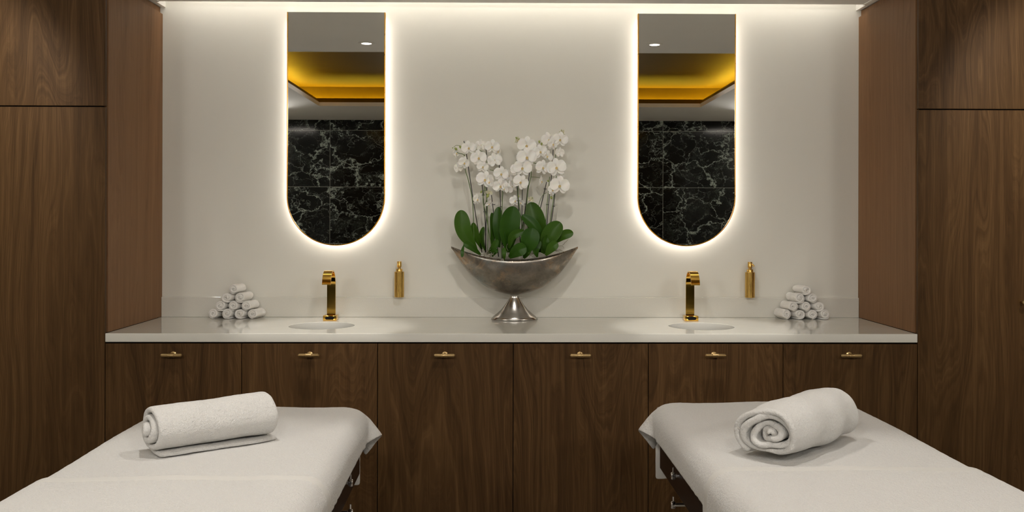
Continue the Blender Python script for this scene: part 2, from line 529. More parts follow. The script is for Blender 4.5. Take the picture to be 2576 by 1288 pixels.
# gilded coffer ceiling and its sides
e = 0.26
mb = MB()
mb.box(CX0 - e, CX1 + e, CY0 - e, CY1 + e, 2.715, 2.73)
mb.box(CX0 - e - .01, CX0 - e, CY0 - e, CY1 + e, ZC + T, 2.73).box(CX1 + e, CX1 + e + .01, CY0 - e, CY1 + e, ZC + T, 2.73)
mb.box(CX0 - e, CX1 + e, CY0 - e - .01, CY0 - e, ZC + T, 2.73).box(CX0 - e, CX1 + e, CY1 + e, CY1 + e + .01, ZC + T, 2.73)
struct('ceiling_coffer', mb, 'gold_leaf')
# cove LED tape lying on the soffit behind the upstand
mb = MB()
q = 0.20
mb.box(CX0 - q - .05, CX0 - q, CY0 - q, CY1 + q, 2.530, 2.534)
mb.box(CX1 + q, CX1 + q + .05, CY0 - q, CY1 + q, 2.530, 2.534)
mb.box(CX0 - q, CX1 + q, CY0 - q - .05, CY0 - q, 2.530, 2.534)
mb.box(CX0 - q, CX1 + q, CY1 + q, CY1 + q + .05, 2.530, 2.534)
setp(mb.build('led_strip', 'cove_led'), 'amber light tape hidden in the ceiling recess that both mirrors reflect', 'light strip')
# wall wash LED in the slot
setp(MB().box(XL + .03, XR - .03, SY + .002, SY + .016, 2.615, 2.627).build('led_strip', 'slot_led'),
     'warm white light tape hidden in the ceiling slot above the back wall', 'light strip')


# ---------------------------------------------------------------- base cabinets
PITCH = (XR - XL) / 6
DT = 0.02
ordn = ['leftmost walnut base cabinet, beside the left tall cabinet',
        'walnut base cabinet under the left basin, second from the left',
        'walnut base cabinet just left of centre, third from the left',
        'walnut base cabinet just right of centre, third from the right',
        'walnut base cabinet under the right basin, second from the right',
        'rightmost walnut base cabinet, beside the right tall cabinet']


def handle_mesh(parent, x, y, z):
    mb = MB()
    # hexagonal bar with softened ends
    rot = Matrix.Rotation(PI / 2, 3, 'Y')
    L, r = 0.0465, 0.0080
    mb.lathe([(0.0001, -L), (r * .62, -L), (r, -L + .004), (r, L - .004), (r * .62, L), (0.0001, L)], (x, y - 0.032, z), 8, mat=rot)
    mb.lathe([(r * 1.02, -.0130), (r * 1.16, -.0125), (r * 1.16, -.0095), (r * 1.08, -.009), (r * 1.08, .009), (r * 1.16, .0095), (r * 1.16, .0125), (r * 1.02, .0130)], (x, y - 0.032, z), 24, mat=rot)
    ry = Matrix.Rotation(PI / 2, 3, 'X')
    mb.lathe([(.0001, 0), (.0125, 0), (.0135, .001), (.0135, .0035), (.0115, .0045), (.007, .006), (.0055, .010), (.0055, .031), (.0001, .031)], (x, y, z), 24, mat=ry)
    return mb.build('handle', 'antique_brass', parent, auto=35)


for i in range(6):
    x0 = XL + i * PITCH; x1 = x0 + PITCH
    r_ = empty('base_cabinet', ((x0 + x1) / 2, YN + .3, 0), 0, ordn[i], 'cabinet', 'walnut base cabinets under the worktop')
    cx, cy = (x0 + x1) / 2, YN + .3
    MB().box(x0 - cx + .0005, x1 - cx - .0005, YN + DT + .004 - cy, YW - .004 - cy, 0.08, ZT - .042).build('body', 'cavity', r_)
    MB().box(x0 - cx + .02, x1 - cx - .02, YN + .07 - cy, YN + .085 - cy, 0.001, 0.08).build('plinth', 'cavity', r_)
    dr = MB().box(x0 - cx + .0016, x1 - cx - .0016, YN - cy, YN + DT - cy, 0.085, 0.8515, .0012).build('door', 'walnut_veneer', r_)
    hx = [-1.443, -.842, -.246, .353, .949, 1.551][i]
    handle_mesh(dr, hx - cx, YN - cy, 0.8045)

# tall cabinets
def tall(side):
    if side < 0:
        xi, xo = XL, XL - 0.62; lab = 'tall walnut cabinet left of the worktop'
    else:
        xi, xo = XR, XR + 0.62; lab = 'tall walnut cabinet right of the worktop'
    cx = (xi + xo) / 2; cy = 4.7
    r_ = empty('tall_cabinet', (cx, cy, 0), 0, lab, 'cabinet', 'tall walnut cabinets flanking the worktop')
    a, b = sorted((xi - side * -0.0, xo)); a -= cx; b -= cx
    ins = 0.018
    # carcass
    if side < 0: MB().box(a, b - ins, YN + DT + .004 - cy, YW - .003 - cy, 0.02, 2.44).build('body', 'cavity', r_)
    else: MB().box(a + ins, b, YN + DT + .004 - cy, YW - .003 - cy, 0.02, 2.44).build('body', 'cavity', r_)
    px0, px1 = (b - ins, b) if side < 0 else (a, a + ins)
    MB().box(px0, px1, YN + DT + .010 - cy, YW - .001 - cy, ZT + .001, 2.457, .001).build('side_panel', 'walnut_lit', r_)
    s0, s1 = (px0, px1 - .013) if side < 0 else (px0 + .013, px1)
    MB().box(s0, s1, YN + DT + .010 - cy, YW - .001 - cy, 2.457, ZC - .0045).build('shadow_gap_panel', 'walnut_lit', r_)
    g = .0028
    zg = CZ + .4882
    dx0, dx1 = (a, b - .002) if side < 0 else (a + .002, b)
    MB().box(dx0, dx1, YN - cy, YN + DT - cy, zg + g, ZC - .005, .0012).build('upper_door', 'walnut_veneer', r_)
    lo = MB().box(dx0, dx1, YN - cy, YN + DT - cy, 0.02, zg - g, .0012).build('lower_door', 'walnut_veneer', r_)
    kx = (2.322 if side > 0 else -2.27) - cx
    mb = MB().lathe([(.0001, 0), (.006, 0), (.006, .018), (.010, .020), (.0115, .026), (.009, .031), (.0001, .032)], (kx, YN - cy, 1.04), 20, mat=Matrix.Rotation(PI / 2, 3, 'X'))
    if side > 0: mb.build('knob', 'antique_brass', lo, auto=35)
    else: mb.bm.free()


tall(-1); tall(1)
# filler carcass between tall cabinets and room walls (out of frame)
struct('wall_niche_left', MB().box(WL, XL - .62 - .002, YN + .002, YW, 0, ZC), 'walnut_veneer')
struct('wall_niche_right', MB().box(XR + .62 + .002, WR, YN + .002, YW, 0, ZC), 'walnut_veneer')

# ---------------------------------------------------------------- worktop with two round cut-outs
SINKS = [(-0.848, 4.685), (0.955, 4.672)]
SRX, SRY = 0.153, 0.165


def curve_plate(outer, holes, z0, z1, bev):
    cu = bpy.data.curves.new('c', 'CURVE'); cu.dimensions = '2D'; cu.fill_mode = 'BOTH'
    for pts in [outer] + holes:
        sp = cu.splines.new('POLY'); sp.points.add(len(pts) - 1)
        for p, q in zip(sp.points, pts): p.co = (q[0], q[1], 0, 1)
        sp.use_cyclic_u = True
    cu.extrude = (z1 - z0) / 2 - bev; cu.bevel_depth = bev; cu.bevel_resolution = 2; cu.offset = -bev
    ob = bpy.data.objects.new('c', cu); COL.objects.link(ob)
    dg = bpy.context.evaluated_depsgraph_get()
    me = bpy.data.meshes.new_from_object(ob.evaluated_get(dg))
    bpy.data.objects.remove(ob); bpy.data.curves.remove(cu)
    me.transform(Matrix.Translation((0, 0, (z0 + z1) / 2)))
    return me


outer = [(XL + .001, YN), (XR - .001, YN), (XR - .001, YW - .001), (XL + .001, YW - .001)]
holes = [[(cx + SRX * math.cos(-2 * PI * k / 72), cy + SRY * math.sin(-2 * PI * k / 72)) for k in range(72)] for cx, cy in SINKS]
me = curve_plate(outer, holes, ZT - .0385, ZT, .0022)
wt = empty('worktop', (0, 0, ZT), 0, 'long pale stone worktop with an upstand running between the tall cabinets', 'worktop')
o = mesh_obj('top_slab', me, 'quartz', wt, True); me.set_sharp_from_angle(angle=math.radians(35)); o.location = (0, 0, -ZT)
o = MB().box(XL + .001, XR - .001, YW - .016, YW - .001, ZT + .0004, 1.0, .0015).build('upstand', 'quartz', wt, loc=(0, 0, -ZT))

for i, (cx, cy) in enumerate(SINKS):
    s = empty('washbasin', (cx, cy, ZT - .16), 0, ['round white basin sunk in the worktop under the left mirror', 'round white basin sunk in the worktop under the right mirror'][i], 'basin', 'undermount basins')
    zr = 0.16 - .0395
    prof = [(1.12, zr), (1.02, zr), (0.995, zr - .004), (.985, zr - .03), (.95, zr - .065), (.86, zr - .095), (.68, zr - .113), (.4, zr - .12), (.13, zr - .122),
            (.13, zr - .128), (.4, zr - .127), (.7, zr - .121), (.9, zr - .103), (1.0, zr - .07), (1.04, zr - .03), (1.12, zr - .006), (1.12, zr)]
    MB().lathe([(r * .1605, h) for r, h in prof], (0, 0, 0), 64, 1.0, 1.08).build('bowl', 'porcelain', s, auto=50)
    MB().lathe([(.0001, zr - .119), (.017, zr - .119), (.021, zr - .1205), (.021, zr - .127), (.0001, zr - .127)], (0, 0, 0), 32).build('drain', 'chrome', s, auto=40)
    # small printed maker squiggle on the far wall of the bowl
    pts = bez([(-.018, .141, zr - .074), (-.014, .1425, zr - .066), (-.008, .143, zr - .064), (-.012, .142, zr - .070), (-.006, .1425, zr - .068), (.002, .1425, zr - .0685), (.012, .1425, zr - .068), (.02, .1425, zr - .0665)], 5)
    mkr = MB().tube(pts, .0007, 6).build('printed_mark', 'black', s, smooth=True)

# ---------------------------------------------------------------- taps
def tap(x, lab):
    r_ = empty('tap', (x, 4.95, ZT), 0, lab, 'tap', 'gold ribbon taps')
    # base
    MB().box(-.033, .033, -.05, .022, 0.0005, .026, .0015).build('base', 'polished_gold', r_, auto=30)
    n = 12
    pts = []
    for sx, sg in ((.0145, 1), (-.0145, -1)):
        for k in range(n + 1):
            a = -PI / 2 + PI * k / n
            pts.append((sx + sg * math.cos(a) * .0072, .013 + sg * math.sin(a) * .0072))
    MB().poly_prism(pts, -.0515, -.0495).build('sensor_window', 'black', r_)
    # ribbon spout
    w, th = .0215, .0032
    path = []
    r = .070
    for k in range(9): path.append((0.0, .026 + (.178 - .026) * k / 8))
    for k in range(1, 33):
        a = PI * k / 32 * 1.0
        path.append((-r + r * math.cos(a), .178 + r * math.sin(a)))
    # a short straight drop at the tip, clipped early
    path = path[:9 + 31]
    vs, fs = [], []
    m = len(path)
    for i, (y, z) in enumerate(path):
        y2, z2 = path[min(i + 1, m - 1)]; y1, z1_ = path[max(i - 1, 0)]
        d = Vector((y2 - y1, z2 - z1_)).normalized(); nrm = Vector((-d.y, d.x))
        for sx, sn in ((-w, -th), (w, -th), (w, th), (-w, th)):
            vs.append((sx, y + nrm.x * sn, z + nrm.y * sn))
    for i in range(m - 1):
        for k in range(4):
            fs.append((i * 4 + k, i * 4 + (k + 1) % 4, (i + 1) * 4 + (k + 1) % 4, (i + 1) * 4 + k))
    fs += [(3, 2, 1, 0), tuple((m - 1) * 4 + k for k in range(4))]
    me = from_pydata(vs, fs)
    o = mesh_obj('spout', me, 'polished_gold', r_, True)
    bmd = o.modifiers.new('b', 'BEVEL'); bmd.width = .0008; bmd.segments = 2; bmd.limit_method = 'ANGLE'; bmd.angle_limit = math.radians(50)
    me.set_sharp_from_angle(angle=math.radians(40))


tap(-0.849, 'gold ribbon-shaped tap behind the left basin')
tap(0.955, 'gold ribbon-shaped tap behind the right basin')


# ---------------------------------------------------------------- soap dispensers
def dispenser(x, lab, ang):
    y = 5.045
    r_ = empty('soap_dispenser', (x, y, 1.004), 0, lab, 'soap dispenser', 'wall-mounted gold soap dispensers')
    R0 = .0247
    MB().lathe([(.0001, 0), (R0 - .0008, 0), (R0, .0008), (R0, .1292), (R0 - .0008, .130), (.0165, .130), (.0165, .1435), (.0158, .1445), (.0001, .1445)], (0, 0, 0), 64).build('bottle', 'brushed_gold', r_, auto=35)
    mb = MB().lathe([(.0001, .1446), (.0085, .1446), (.0085, .152), (.0115, .155), (.0115, .1815), (.0108, .1825), (.0001, .1825)], (0, 0, 0), 32)
    d = Vector((math.cos(ang), math.sin(ang), 0))
    mb.tube([d * .004 + Vector((0, 0, .176)), d * .014 + Vector((0, 0, .170)), d * .023 + Vector((0, 0, .160))], .0036, 12)
    p = mb.build('pump', 'brushed_gold', r_, auto=35)
    MB().tube([(0, .024, .06), (0, YW - y - .0005, .06)], .006, 16).lathe([(.0001, -.004), (.011, -.004), (.011, 0), (.0001, 0)], (0, YW - y - .0005, .06), 24, mat=Matrix.Rotation(-PI / 2, 3, 'X')).build('wall_bracket', 'brushed_gold', r_, auto=35)


dispenser(-.5185, 'gold wall-mounted soap dispenser between the left mirror and the orchid bowl', math.radians(255))
dispenser(1.282, 'gold wall-mounted soap dispenser right of the right mirror', math.radians(-35))


# ---------------------------------------------------------------- mirrors
def outline(w, h, inset=0.0, n=48):
    """left top -> down -> round bottom -> up to right top, local x centred, z from 0 (top) down"""
    r = w / 2
    pts = [(-(r - inset), -0.0)]
    zc = -(h - r)
    for k in range(n + 1):
        a = PI + PI * k / n
        pts.append(((r - inset) * math.cos(a), zc + (r - inset) * math.sin(a)))
    pts.append((r - inset, -0.0))
    return pts


def band(p_in, p_out, y0, y1):
    vs, fs = [], []
    for (a, b), (c, d) in zip(p_in, p_out):
        vs += [(a, y0, b), (c, y0, d), (c, y1, d), (a, y1, b)]
    n = len(p_in)
    for i in range(n - 1):
        for k in range(4):
            fs.append((i * 4 + k, i * 4 + (k + 1) % 4, (i + 1) * 4 + (k + 1) % 4, (i + 1) * 4 + k))
    fs += [(0, 1, 2, 3), tuple((n - 1) * 4 + k for k in (3, 2, 1, 0))]
    return from_pydata(vs, fs)


def mirror(x0, x1, ztop, lab, yb=0.0):
    w, h = x1 - x0, 1.196
    r_ = empty('wall_mirror', ((x0 + x1) / 2, 5.052, ztop), 0, lab, 'mirror', 'backlit arched mirrors')
    pin, pout = outline(w, h, .0045), outline(w, h, 0)
    g = MB().poly_prism(pin, 0.0, .005)
    g.build('glass', 'mirror_glass', r_)
    me = band(pin, pout, -.003, .028)
    o = mesh_obj('frame', me, 'frame_gold', r_, False)
    # back tray carrying the light tape, reaching the wall
    pb = [(a, b - .03) if abs(b) < 1e-6 else (a, b) for a, b in outline(w, h, .03)]
    MB().poly_prism(pb, .0055, YW - 5.052 - .0005).build('backing', 'white_trim', r_)
    p1 = [(a, b - .04) if abs(b) < 1e-6 else (a, b) for a, b in outline(w, h, .0295)]
    p2 = [(a, b - .04) if abs(b) < 1e-6 else (a, b) for a, b in outline(w, h, .0260)]
    mesh_obj('led_strip', band(p1, p2, .024, .033), 'mirror_led', r_, False)


mirror(-1.0955, -.5933, CZ + 1.052, 'tall backlit mirror with rounded bottom above the left basin')
mirror(.7029, 1.2082, CZ + 1.052, 'tall backlit mirror with rounded bottom above the right basin')


# ---------------------------------------------------------------- rolled towels
def roll_mesh(turns, R, th, L, rx=1.0, rz=1.0, seed=0, tele=0.0, taper=0.0, tail=0.0, nl=22, per=30, noise=1.0, end_a=-PI / 2, gap=0.9, core=0.0, tail_y=1.0):
    rs = np.random.RandomState(seed)
    N = int(turns * per)
    pitch = (R - th * .5 - core) / turns
    P = []
    ph = rs.uniform(0, 6.28, 6)
    for i in range(N + 1):
        s = i / N
        a = end_a - (1 - s) * turns * 2 * PI
        r = core + pitch * turns * s
        r = max(r, th * .30)
        wob = 1 + noise * (.05 * math.sin(2 * a + ph[0]) + .03 * math.sin(3 * a + ph[1] + s * 5)) * (1.6 - s)
        P.append([r * wob * math.cos(a), r * wob * math.sin(a), s])
    # tail: leaves the bottom tangentially
    if tail > 0:
        x, z, s = P[-1]
        k = max(3, int(tail / (th * .6)))
        for j in range(1, k + 1):
            P.append([x + tail * j / k, z - (R - th * .5 + z) * min(1, j / k * 1.6), 1.0])
    P = np.array(P)
    m = len(P)
    dP = np.gradient(P[:, :2], axis=0); dP /= np.linalg.norm(dP, axis=1)[:, None] + 1e-9
    nr = np.stack([dP[:, 1], -dP[:, 0]], 1)
    t2 = th * gap / 2
    # section ring in (axis, normal)
    ring = []
    for k in range(nl + 1): ring.append((-L / 2 + t2 + (L - 2 * t2) * k / nl, t2))
    for k in range(1, 4): a = PI / 2 - PI * k / 4; ring.append((L / 2 - t2 + t2 * math.cos(a), t2 * math.sin(a)))
    for k in range(nl + 1): ring.append((L / 2 - t2 - (L - 2 * t2) * k / nl, -t2))
    for k in range(1, 4): a = -PI / 2 - PI * k / 4; ring.append((-L / 2 + t2 + t2 * math.cos(a), t2 * math.sin(a)))
    ring = np.array(ring); K = len(ring)
    vs = np.zeros((m, K, 3))
    for i in range(m):
        s = P[i, 2]
        off = -tele * (1 - s) + .004 * noise * math.sin(i * .21 + ph[2])
        ax = ring[:, 0] * (1 + .0 * s) + off
        sc_ = 1 + taper * ax / L
        lw = 1 + noise * .018 * np.sin(ax / L * 7 + ph[3] + i * .08) + noise * .012 * np.sin(ax / L * 15 + ph[4] - i * .13)
        vs[i, :, 0] = (P[i, 0] + nr[i, 0] * ring[:, 1]) * sc_ * lw * rx
        vs[i, :, 1] = ax
        vs[i, :, 2] = (P[i, 1] + nr[i, 1] * ring[:, 1]) * sc_ * lw * rz
    # settle: flatten the underside a little
    zmin = -R * rz * .90
    z = vs[..., 2]
    vs[..., 2] = np.where(z < zmin, zmin + (z - zmin) * .25, z)
    V = vs.reshape(-1, 3)
    fs = []
    for i in range(m - 1):
        for k in range(K):
            k2 = (k + 1) % K
            fs.append((i * K + k, i * K + k2, (i + 1) * K + k2, (i + 1) * K + k))
    fs.append(tuple(range(K))[::-1]); fs.append(tuple((m - 1) * K + k for k in range(K)))
    me = from_pydata(V, fs)
    bm = bmesh.new(); bm.from_mesh(me); bmesh.ops.recalc_face_normals(bm, faces=list(bm.faces)); bm.to_mesh(me); bm.free()
    return me, float(V[:, 2].min())


def cloth_detail(o, sub=1, amp=0.002, size=0.02, amp2=0.0):
    if sub:
        md = o.modifiers.new('s', 'SUBSURF'); md.levels = sub; md.render_levels = sub
    tx = bpy.data.textures.get('terry_%g' % size) or bpy.data.textures.new('terry_%g' % size, 'CLOUDS')
    tx.noise_scale = size; tx.noise_depth = 3
    md = o.modifiers.new('d', 'DISPLACE'); md.texture = tx; md.strength = amp; md.mid_level = .5; md.texture_coords = 'LOCAL'


small = []
for sd, (tn, th, rx, rz, core, tail) in enumerate([(2.4, .0105, 1.08, .98, .002, .0), (2.8, .0092, 1.0, 1.0, .0015, .012), (2.1, .0115, 1.05, .97, .003, .008), (2.6, .0098, 1.10, .93, .001, .0)]):
    me, zm = roll_mesh(tn, .0288, th, .100, rx, rz, 20 + sd, tele=.003, tail=tail, nl=8, per=20, noise=1.2, gap=.97, core=core * .5, end_a=-PI / 2)
    me.materials.append(M['terry_small']); me.shade_smooth()
    small.append((me, zm))

yaws = [(-1.449, .9225, 0), (-1.379, .9210, 1), (-1.315, .9210, 2), (-1.249, .9215, 3), (-1.414, .9640, 1), (-1.348, .9640, 0), (-1.281, .9640, 3), (-1.381, 1.0060, 2), (-1.314, 1.0060, 1), (-1.347, 1.0480, 0)]
rights = [(1.452, .9225, 0), (1.520, .9210, 2), (1.584, .9210, 3), (1.648, .9215, 1), (1.486, .9640, 3), (1.552, .9640, 0), (1.617, .9640, 2), (1.519, 1.0060, 1), (1.584, 1.0060, 3), (1.551, 1.0480, 2)]
pos_l = ['bottom row, far left', 'bottom row, second from left', 'bottom row, second from right', 'bottom row, far right',
         'second row up, left', 'second row up, middle', 'second row up, right', 'third row up, left', 'third row up, right', 'the single one on top']
for (lst, side, yw) in ((yaws, 'left', -.22), (rights, 'right', .24)):
    for k, (x, z, mi) in enumerate(lst):
        me, zm = small[mi]
        o = bpy.data.objects.new('rolled_hand_towel', me)
        COL.objects.link(o)
        dz = max(0, -zm - (z - ZT)) if k < 4 else 0
        o.location = (x + (.012 if side == 'left' else -.012), 5.021, (ZT + .0012 - zm) if k < 4 else z)
        o.rotation_euler = (0, 0, yw + random.uniform(-.03, .03))
        o.scale = ((1 if side == 'left' else -1) * 1.03, .98, 1.0)
        setp(o, 'small white rolled towel in the %s stack on the worktop, %s' % (side, pos_l[k]), 'towel', 'rolled hand towels stacked at the %s end of the worktop' % side)


# ---------------------------------------------------------------- treatment beds
class Cloth:
    def __init__(s, x0, x1, y0, y1, h, z, seed=0):
        s.nx = int(round((x1 - x0) / h)) + 1; s.ny = int(round((y1 - y0) / h)) + 1
        X, Y = np.meshgrid(np.linspace(x0, x1, s.nx), np.linspace(y0, y1, s.ny))
        rs = np.random.RandomState(seed)
        s.p = np.stack([X, Y, np.full_like(X, z) + rs.normal(0, .0005, X.shape)], -1)
        s.q = s.p.copy(); s.h = h

    def con(s, di, dj, k, par):
        """constraints between (i,j) and (i+di, j+dj); par selects alternating sets"""
        p = s.p
        rest = s.h * math.hypot(di, dj)
        ny, nx = s.ny, s.nx
        j0, j1 = max(0, -dj), nx - max(0, dj)
        st = 2 * max(1, di, abs(dj))
        step = max(di, abs(dj))
        for ph in range(2):
            if di > 0:
                idx = [i for i in range(0, ny - di) if (i // di) % 2 == ph]
                if not idx: continue
                I = np.array(idx); A = p[I, j0:j1]; B = p[I + di, j0 + dj:j1 + dj]
                self_a = (I, slice(j0, j1)); self_b = (I + di, slice(j0 + dj, j1 + dj))
            else:
                jd = [j for j in range(0, nx - dj) if (j // dj) % 2 == ph]
                if not jd: continue
                J = np.array(jd); A = p[:, J]; B = p[:, J + dj]
                self_a = (slice(None), J); self_b = (slice(None), J + dj)
            d = B - A
            l = np.linalg.norm(d, axis=-1, keepdims=True) + 1e-9
            c = d * ((l - rest) / l * .5 * k)
            p[self_a] = p[self_a] + c
            p[self_b] = p[self_b] - c

    def run(s, steps, collide, iters=6, bend=.35):
        for n in range(steps):
            v = (s.p - s.q) * .965
            s.q = s.p.copy()
            s.p = s.p + v
            s.p[..., 2] -= .00022
            for it in range(iters):
                s.con(0, 1, 1, 0); s.con(1, 0, 1, 0)
                s.con(1, 1, .5, 0); s.con(1, -1, .5, 0)
                s.con(0, 3, bend, 0); s.con(3, 0, bend, 0)
                collide(s.p, s.q)

    def mesh(s, flip=False):
        V = s.p.reshape(-1, 3).copy()
        if flip: V[:, 0] *= -1
        fs = []
        nx = s.nx
        for i in range(s.ny - 1):
            for j in range(nx - 1):
                a = i * nx + j
                f = (a, a + 1, a + nx + 1, a + nx)
                fs.append(f[::-1] if flip else f)
        return from_pydata(V, fs)


HX, LY, RR = 0.385, 1.90, 0.055   # half width, length of a bed; local y=0 is the far end, bed runs to -LY
TOPZ = 0.690


RC = 0.11     # corner radius of the mattress in plan


def collider(off, bump=0.0, thick=.11, fric=.6):
    cy, cz = -LY / 2, TOPZ - thick / 2
    hz = thick / 2
    r = min(.045, hz - .001)

    def f(p, q):
        dx, dy, dz = p[..., 0], p[..., 1] - cy, p[..., 2] - cz
        qx, qy = np.abs(dx) - (HX - RC), np.abs(dy) - (LY / 2 - RC)
        mx, my = np.maximum(qx, 0), np.maximum(qy, 0)
        L2 = np.sqrt(mx * mx + my * my) + 1e-9
        dp = L2 - RC + np.minimum(np.maximum(qx, qy), 0)
        gx, gy = mx / L2 * np.sign(dx), my / L2 * np.sign(dy)
        o_ = off + (bump * (np.sin(p[..., 0] * 13 + 1) * np.sin(p[..., 1] * 7 + 2)) if bump else 0)
        a = np.maximum(dp + r, 0); b = np.maximum(np.abs(dz) - hz + r, 0)
        D = np.sqrt(a * a + b * b)
        inside_core = dp + r <= 0
        top = cz + hz + o_
        hit_top = inside_core & (p[..., 2] < top) & (dz > -hz)
        p[..., 2] = np.where(hit_top, top, p[..., 2])
        hit = (~inside_core) & (D < r + o_) & (dz > -hz - .3)
        k = np.where(D > 1e-6, (r + o_ - D) / (D + 1e-9), 0)
        # above the middle push along the gradient, below it sideways
        sgn = np.where(dz > 0, 1.0, 0.0)
        p[..., 0] = np.where(hit, p[..., 0] + gx * a * k, p[..., 0])
        p[..., 1] = np.where(hit, p[..., 1] + gy * a * k, p[..., 1])
        p[..., 2] = np.where(hit, p[..., 2] + b * k * sgn, p[..., 2])
        h2 = hit | hit_top
        for c in (0, 1):
            p[..., c] = np.where(h2, p[..., c] + (q[..., c] - p[..., c]) * fric, p[..., c])
    return f


H_ = .02
under = Cloth(-.36, .36, -.50, .27, H_, TOPZ + .03, 1)
under.run(170, collider(.004, thick=.24), 6, .25)
cover = Cloth(-HX - .092, HX + .092, -LY - .10, .075, H_, TOPZ + .03, 2)
cover.run(300, collider(.013, .003), 6, .04)
over = Cloth(-HX - .20, HX + .20, -LY - .14, -1.03, H_, TOPZ + .045, 3)
over.run(200, collider(.020, .003, thick=.14), 6, .3)


def wrinkle(cl, amp, seed):
    """soft folds across the flat top"""
    rs = np.random.RandomState(seed)
    p = cl.p
    for _ in range(7):
        a = rs.uniform(-.5, .5); ph = rs.uniform(0, 6.28); k = rs.uniform(9, 26); c0 = rs.uniform(-.4, .4); c1 = rs.uniform(-1.2, 0); w = rs.uniform(.12, .3)
        d = p[..., 0] * math.cos(a) + p[..., 1] * math.sin(a)
        env = np.exp(-((p[..., 0] - c0) ** 2 + (p[..., 1] - c1) ** 2) / w ** 2)
        p[..., 2] += amp * env * np.maximum(0, np.sin(d * k + ph))


wrinkle(cover, .0035, 5); wrinkle(over, .0022, 9)


def bed(x, y, rz, flip, lab, side):
    s = -1 if flip else 1
    r_ = empty('massage_bed', (x, y, 0), rz, lab, 'massage table', 'massage beds covered in white towelling')
    # padded mattress: rounded corners in plan, soft top and bottom edges
    vs, fs, ring_n = [], [], 0
    prof = []
    for k in range(9):
        a = PI / 2 * k / 8
        prof.append((.036 * (1 - math.sin(a)), TOPZ - .037 + .036 * math.cos(a) * 1.0))
    prof = [(.036 * (1 - math.sin(PI / 2 * k / 8)), TOPZ - .036 * (1 - math.cos(PI / 2 * k / 8))) for k in range(9)]
    prof += [(.036 * (1 - math.cos(PI / 2 * k / 8)), TOPZ - .120 + .036 * (1 - math.sin(PI / 2 * k / 8))) for k in range(1, 9)]
    for ins, z in prof:
        for (ccx, ccy, a0) in ((HX - RC, -RC, 0), (-HX + RC, -RC, 90), (-HX + RC, -LY + RC, 180), (HX - RC, -LY + RC, 270)):
            for k in range(9):
                a = math.radians(a0 + 90 * k / 8)
                vs.append((ccx + (RC - ins) * math.cos(a), ccy + (RC - ins) * math.sin(a), z))
    n = 36
    for i in range(len(prof) - 1):
        for k in range(n):
            fs.append((i * n + k, i * n + (k + 1) % n, (i + 1) * n + (k + 1) % n, (i + 1) * n + k))
    fs += [tuple(range(n)), tuple((len(prof) - 1) * n + k for k in range(n))[::-1]]
    mb = MB(); me_ = from_pydata(vs, fs); mb.bm.from_mesh(me_)
    mb.build('mattress', 'vinyl', r_, auto=60)
    mb = MB()
    mb.box(-HX + .03, HX - .03, -LY + .06, -.06, TOPZ - .140, TOPZ - .1215)
    mb.box(-HX + .02, -HX + .05, -LY + .06, -.06, TOPZ - .230, TOPZ - .141, .002).box(HX - .05, HX - .02, -LY + .06, -.06, TOPZ - .230, TOPZ - .141, .002)
    mb.box(-HX + .051, HX - .051, -.09, -.06, TOPZ - .230, TOPZ - .141, .002).box(-HX + .051, HX - .051, -LY + .06, -LY + .09, TOPZ - .230, TOPZ - .141, .002)
    mb.build('frame', 'bed_wood', r_)
    for sx in (-1, 1):
        for yy in (-.42, -LY + .30):
            MB().box(sx * (HX - .098) - .025, sx * (HX - .098) + .025, yy - .025, yy + .025, 0.001, TOPZ - .1405, .003).build('leg', 'bed_wood', r_)
            xk = sx * (HX - .042)
            for zz in (TOPZ - .165, TOPZ - .265):
                mb = MB()
                mb.tube([(sx * (HX - .095), yy, zz), (xk + sx * .045, yy, zz)], .006, 12)
                mb.lathe([(.0001, 0), (.011, 0), (.013, .003), (.013, .012), (.010, .015), (.0001, .015)], (xk + sx * .030, yy, zz), 20, mat=Matrix.Rotation(sx * PI / 2, 3, 'Y'))
                mb.tube([(xk + sx * .037, yy, zz), (xk + sx * .037, yy, zz + .028)], .0028, 8)
                kb = mb.build('adjustment_knob', 'chrome', r_, auto=40); kb['label'] = 'chrome leg adjustment knob'

    # textiles laid on the bed
    def tex(cl, name, label, cat, mat, seed, sub=1, thick=.004):
        me = cl.mesh(flip)
        o = mesh_obj(name, me, mat, None, True, (x - (.012 if name == 'bed_sheet' and not flip else 0), y, 0), (0, 0, rz))
        md = o.modifiers.new('t', 'SOLIDIFY'); md.thickness = thick; md.offset = 1 if not flip else 1
        cloth_detail(o, sub, .0022, .03)
        setp(o, label, cat)
        return o
    u = tex(under, 'bed_sheet', 'white sheet corner hanging below the cover at the far end of the %s bed' % side, 'sheet', 'flat_weave', 3, 1, .0025)
    c = tex(cover, 'bed_cover', 'white towelling cover over the whole %s massage bed, under its rolled towel' % side, 'bed cover', 'terry', 1)
    # overlay towel with a woven hem
    t_ = tex(over, 'bath_towel', 'white bath towel laid across the near half of the %s massage bed' % side, 'towel', 'terry', 2)
    t_.data.materials.append(M['flat_weave'])
    n = over.nx - 1
    rows = over.ny - 1
    for f in t_.data.polygons:
        i = f.index // n
        if i in (rows - 3, rows - 2):
            f.material_index = 1


LB = (-0.886, 3.705, math.radians(1.0))
RB = (0.972, 3.800, math.radians(0.4))
bed(*LB, True, 'left massage bed, draped in white towelling under a long thin rolled towel', 'left')
bed(*RB, False, 'right massage bed, draped in white towelling under a fat rolled towel', 'right')

